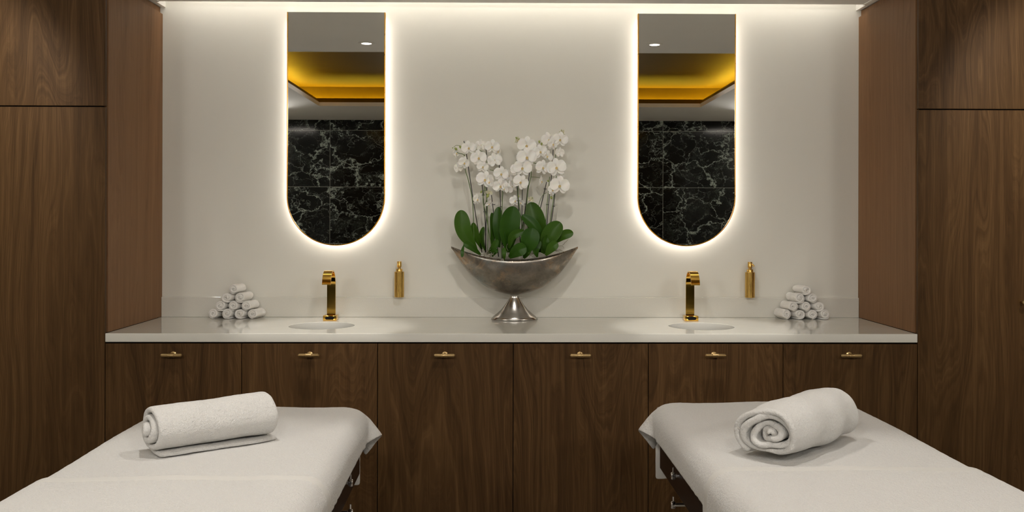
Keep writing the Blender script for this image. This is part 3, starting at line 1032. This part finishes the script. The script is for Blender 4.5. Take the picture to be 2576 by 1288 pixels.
# the two big rolled bath towels
me, zm = roll_mesh(3.0, .080, .021, .375, 1.12, 1.0, 3, tele=.035, taper=.05, tail=.05, nl=34, per=40, noise=.8, gap=.88, core=.004)
o = mesh_obj('rolled_bath_towel', me, 'terry', None, True, (-.875, 3.02, .7105 - zm), (0, 0, math.radians(-50)))
cloth_detail(o, 1, .003, .03)
setp(o, 'long thin rolled white bath towel lying slantwise on the left massage bed', 'towel')
me, zm = roll_mesh(3.7, .094, .0225, .44, 1.22, 1.03, 11, tele=-.004, taper=.12, tail=.0, nl=36, per=40, noise=2.9, gap=.86, core=.003, end_a=-PI * .72)
o = mesh_obj('rolled_bath_towel', me, 'terry', None, True, (.915, 2.99, .7105 - zm), (0, 0, math.radians(-41)))
cloth_detail(o, 1, .003, .03)
setp(o, 'fat rolled white bath towel showing its spiral end on the right massage bed', 'towel')

# ---------------------------------------------------------------- silver pedestal bowl
BX, BY = 0.0705, 4.953
A = 0.3185
bw = empty('pedestal_bowl', (BX, BY, ZT), 0, 'boat-shaped tarnished silver pedestal bowl planted with white orchids', 'bowl')
Z_TIP, Z_RIM, Z_BOT = 1.267 - ZT, 1.199 - ZT, 1.026 - ZT
# outline of the keel from the photo: |x|/A -> z
keel = [(0.0, 0.0), (.10, .003), (.27, .022), (.45, .060), (.63, .115), (.75, .160), (.87, .19), (.95, .218), (1.0, .2405)]
keel = [(0, 0), (.10, .0015), (.26, .0125), (.45, .038), (.62, .078), (.75, .121), (.87, .173), (.94, .205), (1.0, .2405)]


def interp(tab, v):
    xs = [a for a, _ in tab]; ys = [b for _, b in tab]
    return float(np.interp(v, xs, ys))


nx_, nt_ = 96, 28
vs, fs = [], []
for i in range(nx_ + 1):
    u = -1 + 2 * i / nx_
    u = math.copysign(1 - (1 - abs(u)) ** 1.25, u) if abs(u) < 1 else u
    # smooth keel by averaging
    zb = sum(interp(keel, min(1, max(0, abs(u) + d_))) for d_ in (-.04, -.02, 0, .02, .04)) / 5 + Z_BOT
    zr = Z_RIM + (Z_TIP - Z_RIM) * abs(u) ** 2.1
    zb = min(zb, zr - .0015)
    w = .098 * (1 - abs(u) ** 2.0) ** .80 + .0015
    for k in range(nt_ + 1):
        a = -PI / 2 + PI * k / nt_
        vs.append((u * A, w * math.sin(a), zr - (zr - zb) * math.cos(a) ** .85 if abs(math.cos(a)) > 1e-6 else zr))
for i in range(nx_):
    for k in range(nt_):
        a = i * (nt_ + 1) + k
        fs.append((a, a + 1, a + nt_ + 2, a + nt_ + 1))
me = from_pydata(vs, fs)
bm = bmesh.new(); bm.from_mesh(me); bmesh.ops.remove_doubles(bm, verts=list(bm.verts), dist=1e-5); bmesh.ops.recalc_face_normals(bm, faces=list(bm.faces)); bm.to_mesh(me); bm.free()
o = mesh_obj('bowl', me, 'silver', bw, True)
md = o.modifiers.new('t', 'SOLIDIFY'); md.thickness = .004; md.offset = 0
md = o.modifiers.new('s', 'SUBSURF'); md.levels = 1; md.render_levels = 1
ft = [(.0001, .0005), (.1165, .0005), (.1175, .004), (.1165, .009), (.108, .018), (.088, .034), (.068, .052), (.050, .074), (.036, .094), (.027, .110), (.0235, .119), (.0235, .124), (.030, .130), (.048, .136)]
MB().lathe(ft, (0, 0, 0), 64, 1.0, .56).build('foot', 'cast_silver', bw, auto=70)

# bark filling
rs = np.random.RandomState(4)
mb = MB()
for k in range(230):
    u = rs.uniform(-.74, .74); w = .09 * (1 - u * u) ** .8
    yy = rs.uniform(-.85, .85) * w
    zr = Z_RIM + (Z_TIP - Z_RIM) * abs(u) ** 2.1
    sx = rs.uniform(.006, .014)
    b = bmesh.new(); bmesh.ops.create_icosphere(b, subdivisions=1, radius=sx)
    Rm = Euler(tuple(rs.uniform(0, 3, 3))).to_matrix()
    for v in b.verts: v.co = Rm @ Vector((v.co.x, v.co.y * .6, v.co.z * .45)) * rs.uniform(.85, 1.15) + Vector((u * A, yy, zr - .016 + rs.uniform(-.004, .007)))
    mb._merge(b)
mb.box(-.22, .22, -.045, .045, Z_RIM - .05, Z_RIM - .016, .01)
o = mb.build('bark_filling', 'bark', None, loc=(BX, BY, ZT))
setp(o, 'brown bark chips filling the silver pedestal bowl around the orchid roots', 'potting bark', None, 'stuff')


# ---------------------------------------------------------------- orchids
def petal_grid(L, W, root, cup, nu=14, nv=12, point=1.6, twist=0.0):
    """petal growing along +z from root, in xz plane, facing -y"""
    vs, fs = [], []
    for i in range(nu + 1):
        s = i / nu
        w = W * math.sqrt(max(0, 1 - abs((s - .54) / (.54 if s < .54 else .46)) ** 2.2)) + .02 * (1 - s)
        for j in range(nv + 1):
            q = -1 + 2 * j / nv
            x = q * w / 2
            z = root + L * s
            y = -cup * (q * q) * W * .25 + .10 * L * s * s - cup * .3 * L * math.sin(PI * s) * .15 + .045 * W * math.sin(q * 3.4 + s * 5)
            vs.append((x, y, z))
    for i in range(nu):
        for j in range(nv):
            a = i * (nv + 1) + j
            fs.append((a, a + 1, a + nv + 2, a + nv + 1))
    return vs, fs


def flower_meshes():
    """unit flower ~1.0 across, facing -y, up +z"""
    V, Fs = [], []
    rs = random.Random(3)

    def add(L, W, root, ang, cup, yoff):
        vs, fs = petal_grid(L, W, root, cup)
        Rm = Matrix.Rotation(ang, 3, 'Y')
        b = len(V)
        for v in vs:
            p = Rm @ Vector(v); p.y += yoff
            V.append(p)
        Fs.extend([tuple(b + k for k in f) for f in fs])
    add(.47, .30, .04, 0.0, .25, .02)                       # dorsal sepal
    add(.43, .28, .04, math.radians(140), .2, .03)
    add(.43, .28, .04, math.radians(-140), .2, .03)
    add(.50, .60, .02, math.radians(78), .3, -.015)           # broad lateral petals
    add(.50, .60, .02, math.radians(-78), .3, -.02)
    me = from_pydata(V, Fs)
    me.materials.append(M['petal']); me.shade_smooth()
    mb = MB()
    mb.sphere((0, -.07, .02), .045, (.9, 1.3, .8), 10, 8)
    mb.sphere((.055, -.09, -.035), .05, (.55, 1.0, 1.2), 10, 8)
    mb.sphere((-.055, -.09, -.035), .05, (.55, 1.0, 1.2), 10, 8)
    mb.sphere((0, -.13, -.085), .05, (.85, .8, 1.3), 10, 8)
    mb.sphere((0, -.10, -.04), .035, (1, 1, 1), 8, 6)
    bmesh.ops.recalc_face_normals(mb.bm, faces=list(mb.bm.faces))
    lip = bpy.data.meshes.new('lip'); mb.bm.to_mesh(lip); mb.bm.free()
    lip.materials.append(M['lip']); lip.shade_smooth()
    return me, lip


FL, LIP = flower_meshes()
FLC = FL.copy(); FLC.materials.clear(); FLC.materials.append(M['petal_cream'])


def C(x, y, Y=4.95):
    """coordinates read on the enlarged crop of the arrangement"""
    return at(1100 + x / 2.385, 300 + y / 2.385, Y)


def flower(root, x, y, w, yaw=0, pitch=0, roll=0, Y=4.90, cream=False):
    p = C(x, y, Y) - Vector(root.location)
    sz = w / 2.385 * Y / F * 1.07
    o = bpy.data.objects.new('flower', FLC if cream else FL)
    COL.objects.link(o); o.parent = root
    o.location = p
    o.rotation_euler = Euler((math.radians(pitch), math.radians(roll), math.radians(yaw)), 'XYZ')
    o.scale = (sz, sz, sz)
    l = bpy.data.objects.new('lip', LIP); COL.objects.link(l); l.parent = o; l.scale = (.82, .9, .82)
    l['label'] = 'yellow and ochre lip'
    return o


def bud(root, x, y, s=.006, Y=4.92, mat='bud'):
    p = C(x, y, Y) - Vector(root.location)
    MB().sphere((0, 0, 0), s, (.85, .85, 1.25), 12, 8).build('bud', mat, root, smooth=True, loc=p, rot=(random.uniform(-.6, .6), random.uniform(-.8, .8), 0))


def leaf(root, base, tip, w, bow=(0, 0), Yb=4.95, Yt=4.90, fold=.25, tilt=0.0, round_=.6):
    """strap leaf from base to tip in crop units; bow = sideways offset of the middle"""
    b = C(base[0], base[1], Yb); t_ = C(tip[0], tip[1], Yt)
    mx, my = (base[0] + tip[0]) / 2 + bow[0], (base[1] + tip[1]) / 2 + bow[1]
    mid = C(mx, my, (Yb + Yt) / 2 - .012)
    path = bez([b, mid, t_], 12)
    k_ = len(path) - 1
    SS = [1 - (1 - i / 24) ** 1.6 for i in range(25)]
    path = [path[min(k_ - 1, int(k_ * q_))].lerp(path[min(k_ - 1, int(k_ * q_)) + 1], k_ * q_ - min(k_ - 1, int(k_ * q_))) for q_ in SS]
    W = w / 2.385 * 4.93 / F
    vs, fs = [], []
    n = len(path) - 1; nv = 8
    for i, p in enumerate(path):
        s = SS[i]
        d = (path[min(i + 1, n)] - path[max(i - 1, 0)]).normalized()
        view = Vector((0, -1, 0)); view = (Matrix.Rotation(tilt, 3, 'Z') @ view)
        side = d.cross(view)
        side = side.normalized() if side.length > .05 else Vector((1, 0, 0))
        nrm = side.cross(d).normalized()
        pk = .62
        prof = (.22 + .78 * math.sin(PI / 2 * s / pk) ** 1.1) if s < pk else math.sqrt(max(0, 1 - ((s - pk) / (1 - pk)) ** 2.3))
        prof = max(prof, .02)
        for j in range(nv + 1):
            q = -1 + 2 * j / nv
            vs.append(p + side * (q * W / 2 * prof) - nrm * (abs(q) ** 1.3 * W * fold * prof * .5) * -1 + Vector((0, 0, 0)) - Vector(root.location))
    for i in range(n):
        for j in range(nv):
            a = i * (nv + 1) + j
            fs.append((a, a + 1, a + nv + 2, a + nv + 1))
    me = from_pydata(vs, fs)
    o = mesh_obj('leaf', me, 'leaf', root, True)
    md = o.modifiers.new('t', 'SOLIDIFY'); md.thickness = .0016; md.offset = 0
    md = o.modifiers.new('s', 'SUBSURF'); md.levels = 1; md.render_levels = 2
    return o


def stake(root, pts, Y=4.96, r=.0021, clips=()):
    P = [C(x, y, Y) - Vector(root.location) for x, y in pts]
    mb = MB().tube(P, r, 8)
    for (x, y) in clips:
        p = C(x, y, Y) - Vector(root.location)
        mb.tube([p + Vector((-.006, -.002, 0)), p + Vector((.006, -.002, 0))], .0016, 6)
        mb.sphere(p + Vector((.0065, -.002, 0)), .0022, (1, 1, 1), 8, 6)
    mb.build('support_stake', 'stake', root, smooth=True)


def stem(root, pts, Y=4.95, r=.0022):
    P = bez([C(x, y, Y) - Vector(root.location) for x, y in pts], 6)
    MB().tube(P, r, 8, .75).build('flower_stem', 'stem', root, smooth=True)


def roots(root, x, y, n=4, seed=0, up=.0):
    rr = random.Random(seed)
    mb = MB()
    for _ in range(n):
        p = C(x + rr.uniform(-22, 22), y + rr.uniform(-4, 8), 4.905 + rr.uniform(-.01, .02)) - Vector(root.location)
        pts = [p]
        d = Vector((rr.uniform(-1, 1), rr.uniform(-.3, .3), rr.uniform(-.1, .7))).normalized()
        for _k in range(5):
            p = p + d * .0085; d = (d + Vector((rr.uniform(-.6, .6), rr.uniform(-.3, .3), rr.uniform(-.7, .4)))).normalized(); pts.append(p)
        mb.tube(bez(pts, 4), .0013, 6, .6)
    mb.build('aerial_root', 'root', root, smooth=True)


G = 'potted white moth orchids in the silver bowl'


def plant(x, lab):
    p = C(x, 800, 4.955)
    return empty('orchid_plant', (p.x, 4.955, 1.185), 0, lab, 'orchid', G)


# 1 far left
p = plant(245, 'leftmost white orchid, its flowers leaning out over the left tip of the silver bowl')
stake(p, [(160, 130), (176, 215), (218, 500), (268, 800)], 4.955, clips=[(217, 490)])
stem(p, [(224, 800), (220, 700), (212, 500), (190, 380), (168, 300), (163, 220), (130, 204), (118, 198)], 4.95)
stem(p, [(163, 220), (166, 205), (150, 168), (118, 156), (98, 168)], 4.945, .0014)
flower(p, 188, 172, 82, 8, 8, -8, 4.905); flower(p, 160, 262, 76, 38, 10, 12, 4.91); flower(p, 128, 290, 62, 150, 0, 10, 4.955)
flower(p, 112, 205, 58, 60, 0, 0, 4.95); flower(p, 238, 482, 66, 50, 0, 6, 4.93)
bud(p, 112, 178, .0075); bud(p, 138, 166, .0065); bud(p, 92, 172, .003)
leaf(p, (235, 790), (140, 545), 100, (-28, 5), 4.955, 4.93, tilt=.2)
leaf(p, (268, 780), (215, 620), 52, (-5, 0), 4.97, 4.95, tilt=-.5)
leaf(p, (262, 815), (158, 742), 46, (-12, -18), 4.94, 4.90)
leaf(p, (160, 752), (150, 828), 20, (-4, 0), 4.90, 4.868, fold=.1)
roots(p, 300, 808, 5, 1)
# 2
p = plant(292, 'tall white orchid with a bare black stake top, second plant from the left')
stake(p, [(289, 155), (298, 230), (297, 480), (288, 800)], 4.965, clips=[(294, 505)])
stem(p, [(302, 800), (304, 640), (297, 480), (290, 400), (300, 300), (290, 210), (262, 190), (235, 183)], 4.955)
for a in [(262, 155, 66, 160, -10, 0, 4.96), (330, 165, 84, -4, 8, 5, 4.92), (248, 232, 92, 6, 4, -6, 4.90), (345, 245, 86, 170, 0, 12, 4.945), (370, 195, 54, -70, 0, 0, 4.945), (272, 285, 72, 24, 8, 10, 4.905)]:
    flower(p, *a)
leaf(p, (288, 790), (278, 645), 42, (-14, 0), 4.97, 4.96, tilt=-.7)
leaf(p, (325, 770), (328, 560), 42, (8, 0), 4.985, 4.985, tilt=.4)
# 3
p = plant(300, 'low white orchid with two green buds, between the second plant and the middle plants')
stake(p, [(268, 385), (276, 470), (288, 620), (292, 800)], 4.935, clips=[(274, 455), (284, 555)])
stem(p, [(332, 800), (312, 690), (290, 560), (275, 490), (285, 400)], 4.93)
stem(p, [(280, 520), (300, 470), (292, 430), (265, 432)], 4.93, .0013)
flower(p, 285, 362, 100, 14, 6, 14, 4.89); flower(p, 318, 378, 72, -62, 0, 20, 4.89)
flower(p, 310, 508, 48, 40, 40, 0, 4.90); flower(p, 312, 440, 42, -30, 40, 0, 4.90, True)
bud(p, 264, 436, .0058, 4.90); bud(p, 303, 458, .0085, 4.90)
leaf(p, (302, 805), (362, 722), 38, (4, 8), 4.93, 4.89); leaf(p, (330, 825), (365, 790), 30, (0, -14), 4.92, 4.90)
roots(p, 330, 815, 6, 2)
# 4
p = plant(388, 'white orchid with two large low open flowers, left of the broad upright leaves')
stake(p, [(372, 272), (376, 430), (384, 600), (392, 835)], 4.94, clips=[(380, 525)])
stake(p, [(325, 455), (338, 560), (350, 680), (368, 825)], 4.965, clips=[(338, 512)])
stem(p, [(386, 835), (385, 660), (390, 500), (392, 430), (372, 372), (352, 318), (314, 302)], 4.93)
flower(p, 382, 328, 88, 18, 4, 10, 4.90); flower(p, 378, 400, 88, 10, 20, -6, 4.885); flower(p, 406, 418, 56, -50, 10, 20, 4.88)
flower(p, 430, 340, 72, 165, 0, 0, 4.985); flower(p, 450, 405, 78, 170, 0, 20, 4.99)
leaf(p, (372, 770), (368, 525), 62, (-8, 0), 4.96, 4.95, tilt=-.3); leaf(p, (392, 760), (408, 558), 44, (10, 0), 4.975, 4.98, tilt=.3)
leaf(p, (412, 775), (374, 655), 34, (8, -8), 4.93, 4.91, tilt=-.4); leaf(p, (402, 845), (400, 770), 26, (0, 0), 4.89, 4.89)
roots(p, 420, 790, 3, 3)
# 5
p = plant(480, 'white orchid with stacked flowers behind the broadest upright leaf at the centre')
stake(p, [(474, 345), (482, 450), (490, 560), (500, 800)], 4.945, clips=[(483, 490)])
stake(p, [(510, 420), (508, 560), (505, 800)], 4.96)
stem(p, [(520, 800), (510, 640), (492, 520), (484, 420), (498, 330)], 4.935)
for a in [(478, 300, 84, 30, 0, -8, 4.905), (512, 292, 104, -6, 6, 4, 4.885), (500, 378, 90, 12, 4, 28, 4.90), (466, 490, 66, 20, 0, 0, 4.95), (505, 500, 54, -60, 20, 10, 4.95)]:
    flower(p, *a)
leaf(p, (428, 800), (458, 522), 122, (-14, 4), 4.935, 4.90, round_=.5, tilt=.1)
leaf(p, (432, 775), (522, 668), 50, (-26, -20), 4.91, 4.88, tilt=.2)
leaf(p, (432, 830), (535, 768), 80, (0, -12), 4.90, 4.87, round_=.5)
leaf(p, (520, 835), (535, 740), 56, (12, 0), 4.915, 4.895, round_=.5, tilt=-.3)
bud(p, 488, 462, .004)
# 6
p = plant(560, 'tallest middle white orchid with the two largest flowers at its top')
stake(p, [(559, 260), (548, 370), (533, 500), (500, 745)], 4.955, clips=[(530, 508)])
stem(p, [(505, 745), (532, 560), (545, 420), (562, 346), (563, 300), (568, 265), (606, 268)], 4.945)
stem(p, [(562, 346), (590, 347), (618, 352)], 4.945, .0013)
for a in [(480, 125, 46, 60, 20, 0, 4.94, True), (537, 158, 106, -4, 6, 6, 4.905), (560, 190, 90, -20, 0, 30, 4.93), (537, 228, 112, 6, 4, -4, 4.885), (482, 235, 60, 70, 0, 0, 4.93), (618, 195, 84, 8, 4, -10, 4.90, False), (632, 290, 90, 28, 4, 10, 4.91), (600, 300, 50, 80, 0, 0, 4.92), (622, 372, 66, 72, 8, 0, 4.91), (560, 482, 42, -30, 30, 20, 4.92, True)]:
    flower(p, *a)
bud(p, 475, 112, .005); bud(p, 492, 122, .0055); bud(p, 612, 135, .006, 4.90); bud(p, 626, 148, .006, 4.90); bud(p, 570, 476, .006)
leaf(p, (612, 800), (558, 498), 118, (16, 0), 4.975, 4.965, round_=.5, tilt=-.1)
leaf(p, (640, 740), (508, 575), 66, (14, -10), 4.93, 4.91, tilt=.35)
leaf(p, (522, 800), (572, 652), 112, (4, 10), 4.90, 4.875, round_=.42)
leaf(p, (600, 828), (618, 730), 46, (-18, 0), 4.91, 4.90, tilt=.3)
roots(p, 565, 805, 7, 5)
# 7
p = plant(650, 'tall white orchid crowned by a tight cluster of flowers, second plant from the right')
stake(p, [(695, 183), (690, 300), (678, 400), (665, 540), (645, 790)], 4.955, clips=[(660, 512)])
stake(p, [(656, 376), (634, 470), (612, 560), (590, 640)], 4.965, clips=[(646, 418)])
stem(p, [(640, 790), (655, 560), (668, 420), (674, 345)], 4.95)
stem(p, [(595, 640), (608, 520), (630, 460), (655, 440)], 4.96, .0015)
for a in [(668, 125, 92, 24, 0, -10, 4.93), (738, 122, 88, -6, 6, 6, 4.90), (692, 150, 74, 40, 8, 0, 4.89), (665, 222, 70, -40, 20, 20, 4.90), (735, 200, 62, -150, 0, 0, 4.95), (650, 212, 50, 60, 10, 0, 4.91), (748, 82, 46, -120, -30, 0, 4.94, True)]:
    flower(p, *a)
stem(p, [(712, 300), (710, 230), (712, 170), (735, 90), (752, 70)], 4.945, .0018)
bud(p, 762, 96, .006, 4.92); bud(p, 735, 80, .005, 4.92); bud(p, 745, 66, .003, 4.93)
leaf(p, (632, 805), (740, 618), 108, (-14, -6), 4.935, 4.90, tilt=-.2, round_=.5)
leaf(p, (648, 800), (668, 690), 44, (-10, 0), 4.92, 4.91, tilt=.4)
# 8
p = plant(680, 'rightmost white orchid with two big flowers facing out above the right tip of the bowl')
stake(p, [(708, 430), (698, 520), (682, 632), (660, 790)], 4.94, clips=[(696, 522)])
stem(p, [(655, 790), (680, 600), (702, 440), (706, 380), (716, 340)], 4.93)
for a in [(716, 290, 110, -8, 2, -10, 4.895), (690, 300, 60, 50, 0, 0, 4.91), (732, 340, 56, 0, 40, 0, 4.93), (735, 398, 110, -4, 4, 6, 4.885), (690, 425, 66, 40, 0, 10, 4.90)]:
    flower(p, *a)
bud(p, 684, 470, .007, 4.92); bud(p, 664, 370, .005, 4.93)
leaf(p, (700, 745), (816, 680), 58, (-4, -16), 4.93, 4.89, tilt=.1)
leaf(p, (650, 818), (722, 740), 58, (0, -10), 4.895, 4.865, round_=.5)
roots(p, 735, 755, 5, 8); roots(p, 705, 790, 5, 9)


# ---------------------------------------------------------------- downlights and added fill lamps
def downlight(x, y, z, lab, energy, size=78, tilt=0, rad=.025, blend=.5):
    r_ = empty('ceiling_downlight', (x, y, z), 0, lab, 'downlight', 'recessed ceiling downlights')
    if rad > .1:  # added fill lamps get a wide ring and glowing lens
        MB().lathe([(rad + .02, -.0005), (rad + .02, -.02), (rad + .012, -.024), (rad, -.024), (rad, -.0005)], (0, 0, 0), 48).build('trim_ring', 'white_trim', r_, auto=40)
        MB().lathe([(.0001, -.022), (rad - .001, -.020), (rad - .001, -.0012), (.0001, -.0012)], (0, 0, 0), 48).build('lens', 'lamp_disc', r_)
    else:
      MB().lathe([(.047, -.0015), (.050, -.003), (.030, -.002), (.027, -.001), (.047, -.0005)][:1] + [(.050, -.0005), (.050, -.004), (.047, -.0052), (.033, -.0052), (.031, -.0035), (.031, -.0005)], (0, 0, 0), 40).build('trim_ring', 'white_trim', r_, auto=40)
      MB().lathe([(.0001, -.0046), (.030, -.0046), (.030, -.0012), (.0001, -.0012)], (0, 0, 0), 32).build('lens', 'lamp_disc', r_)
    ld = bpy.data.lights.new('downlight_lamp', 'SPOT')
    ld.energy = energy; ld.color = (1.0, .95, .885); ld.spot_size = math.radians(size); ld.spot_blend = blend; ld.shadow_soft_size = rad
    lo = bpy.data.objects.new('downlight_lamp', ld); COL.objects.link(lo); lo.parent = r_
    lo.location = (0, 0, -.02); lo.rotation_euler = (math.radians(tilt), 0, math.radians(22) * (1 if x < 0 else -1) if 'tall cabinet' in lab else 0)


ZCO = 2.715
for (x, y, z, lab, en, sz, ti, ra) in [
    (-.836, 3.98, ZC, 'white recessed downlight reflected in the left mirror', 26, 32, 21, .025),
    (.957, 3.98, ZC, 'white recessed downlight reflected in the right mirror', 26, 32, 21, .025),
    (-.72, 2.62, ZCO, 'downlight in the gilded recess above the left bed', 19, 50, 0, .025),
    (.98, 2.45, ZCO, 'downlight in the gilded recess above the right bed', 14, 50, 0, .025),
    (-2.15, 3.32, ZC, 'unseen downlight added to brighten the left tall cabinet', 24, 78, 58, .06),  # added pair, turned outward to brighten the tall doors
    (2.27, 3.32, ZC, 'unseen downlight added to brighten the right tall cabinet', 24, 78, 58, .06),
    (.06, 3.0, ZCO, 'downlight in the middle of the gilded recess', 12, 150, 0, .025),
    (-2.42, .12, ZC, 'unseen fill lamp added before the marble wall, at the far left of the room', 44, 110, 80, .20),  # added row of unseen lamps, soft fill for cabinets and back wall
    (-.50, .12, ZC, 'unseen fill lamp added before the marble wall, left of the camera', 47, 110, 76, .20),
    (.62, .12, ZC, 'unseen fill lamp added before the marble wall, right of the camera', 47, 110, 76, .20),
    (2.66, .12, ZC, 'unseen fill lamp added before the marble wall, at the far right of the room', 44, 110, 80, .20),
]:
    downlight(x, y, z, lab, en, sz, ti, ra)
o = MB().box(2.50, 2.80, -.16, -.11, ZC - .003, ZC - .0005).build('air_vent', 'black')
setp(o, 'slim black air vent in the ceiling, glimpsed at the right edge of the right mirror', 'vent')

# ---------------------------------------------------------------- render look
w = bpy.data.worlds.new('world'); sc.world = w; w.use_nodes = True
w.node_tree.nodes['Background'].inputs[0].default_value = (0.0, 0.0, 0.0, 1)
sc.view_settings.view_transform = 'Standard'
sc.view_settings.look = 'None'
sc.view_settings.exposure = 1.66
sc.view_settings.gamma = 1.0
try:
    sc.cycles.use_denoising = True
    sc.cycles.max_bounces = 10
    sc.cycles.diffuse_bounces = 6
    sc.cycles.glossy_bounces = 6
    sc.cycles.sample_clamp_indirect = 6.0
    sc.cycles.blur_glossy = 0.5
    sc.cycles.caustics_reflective = True
except Exception:
    pass
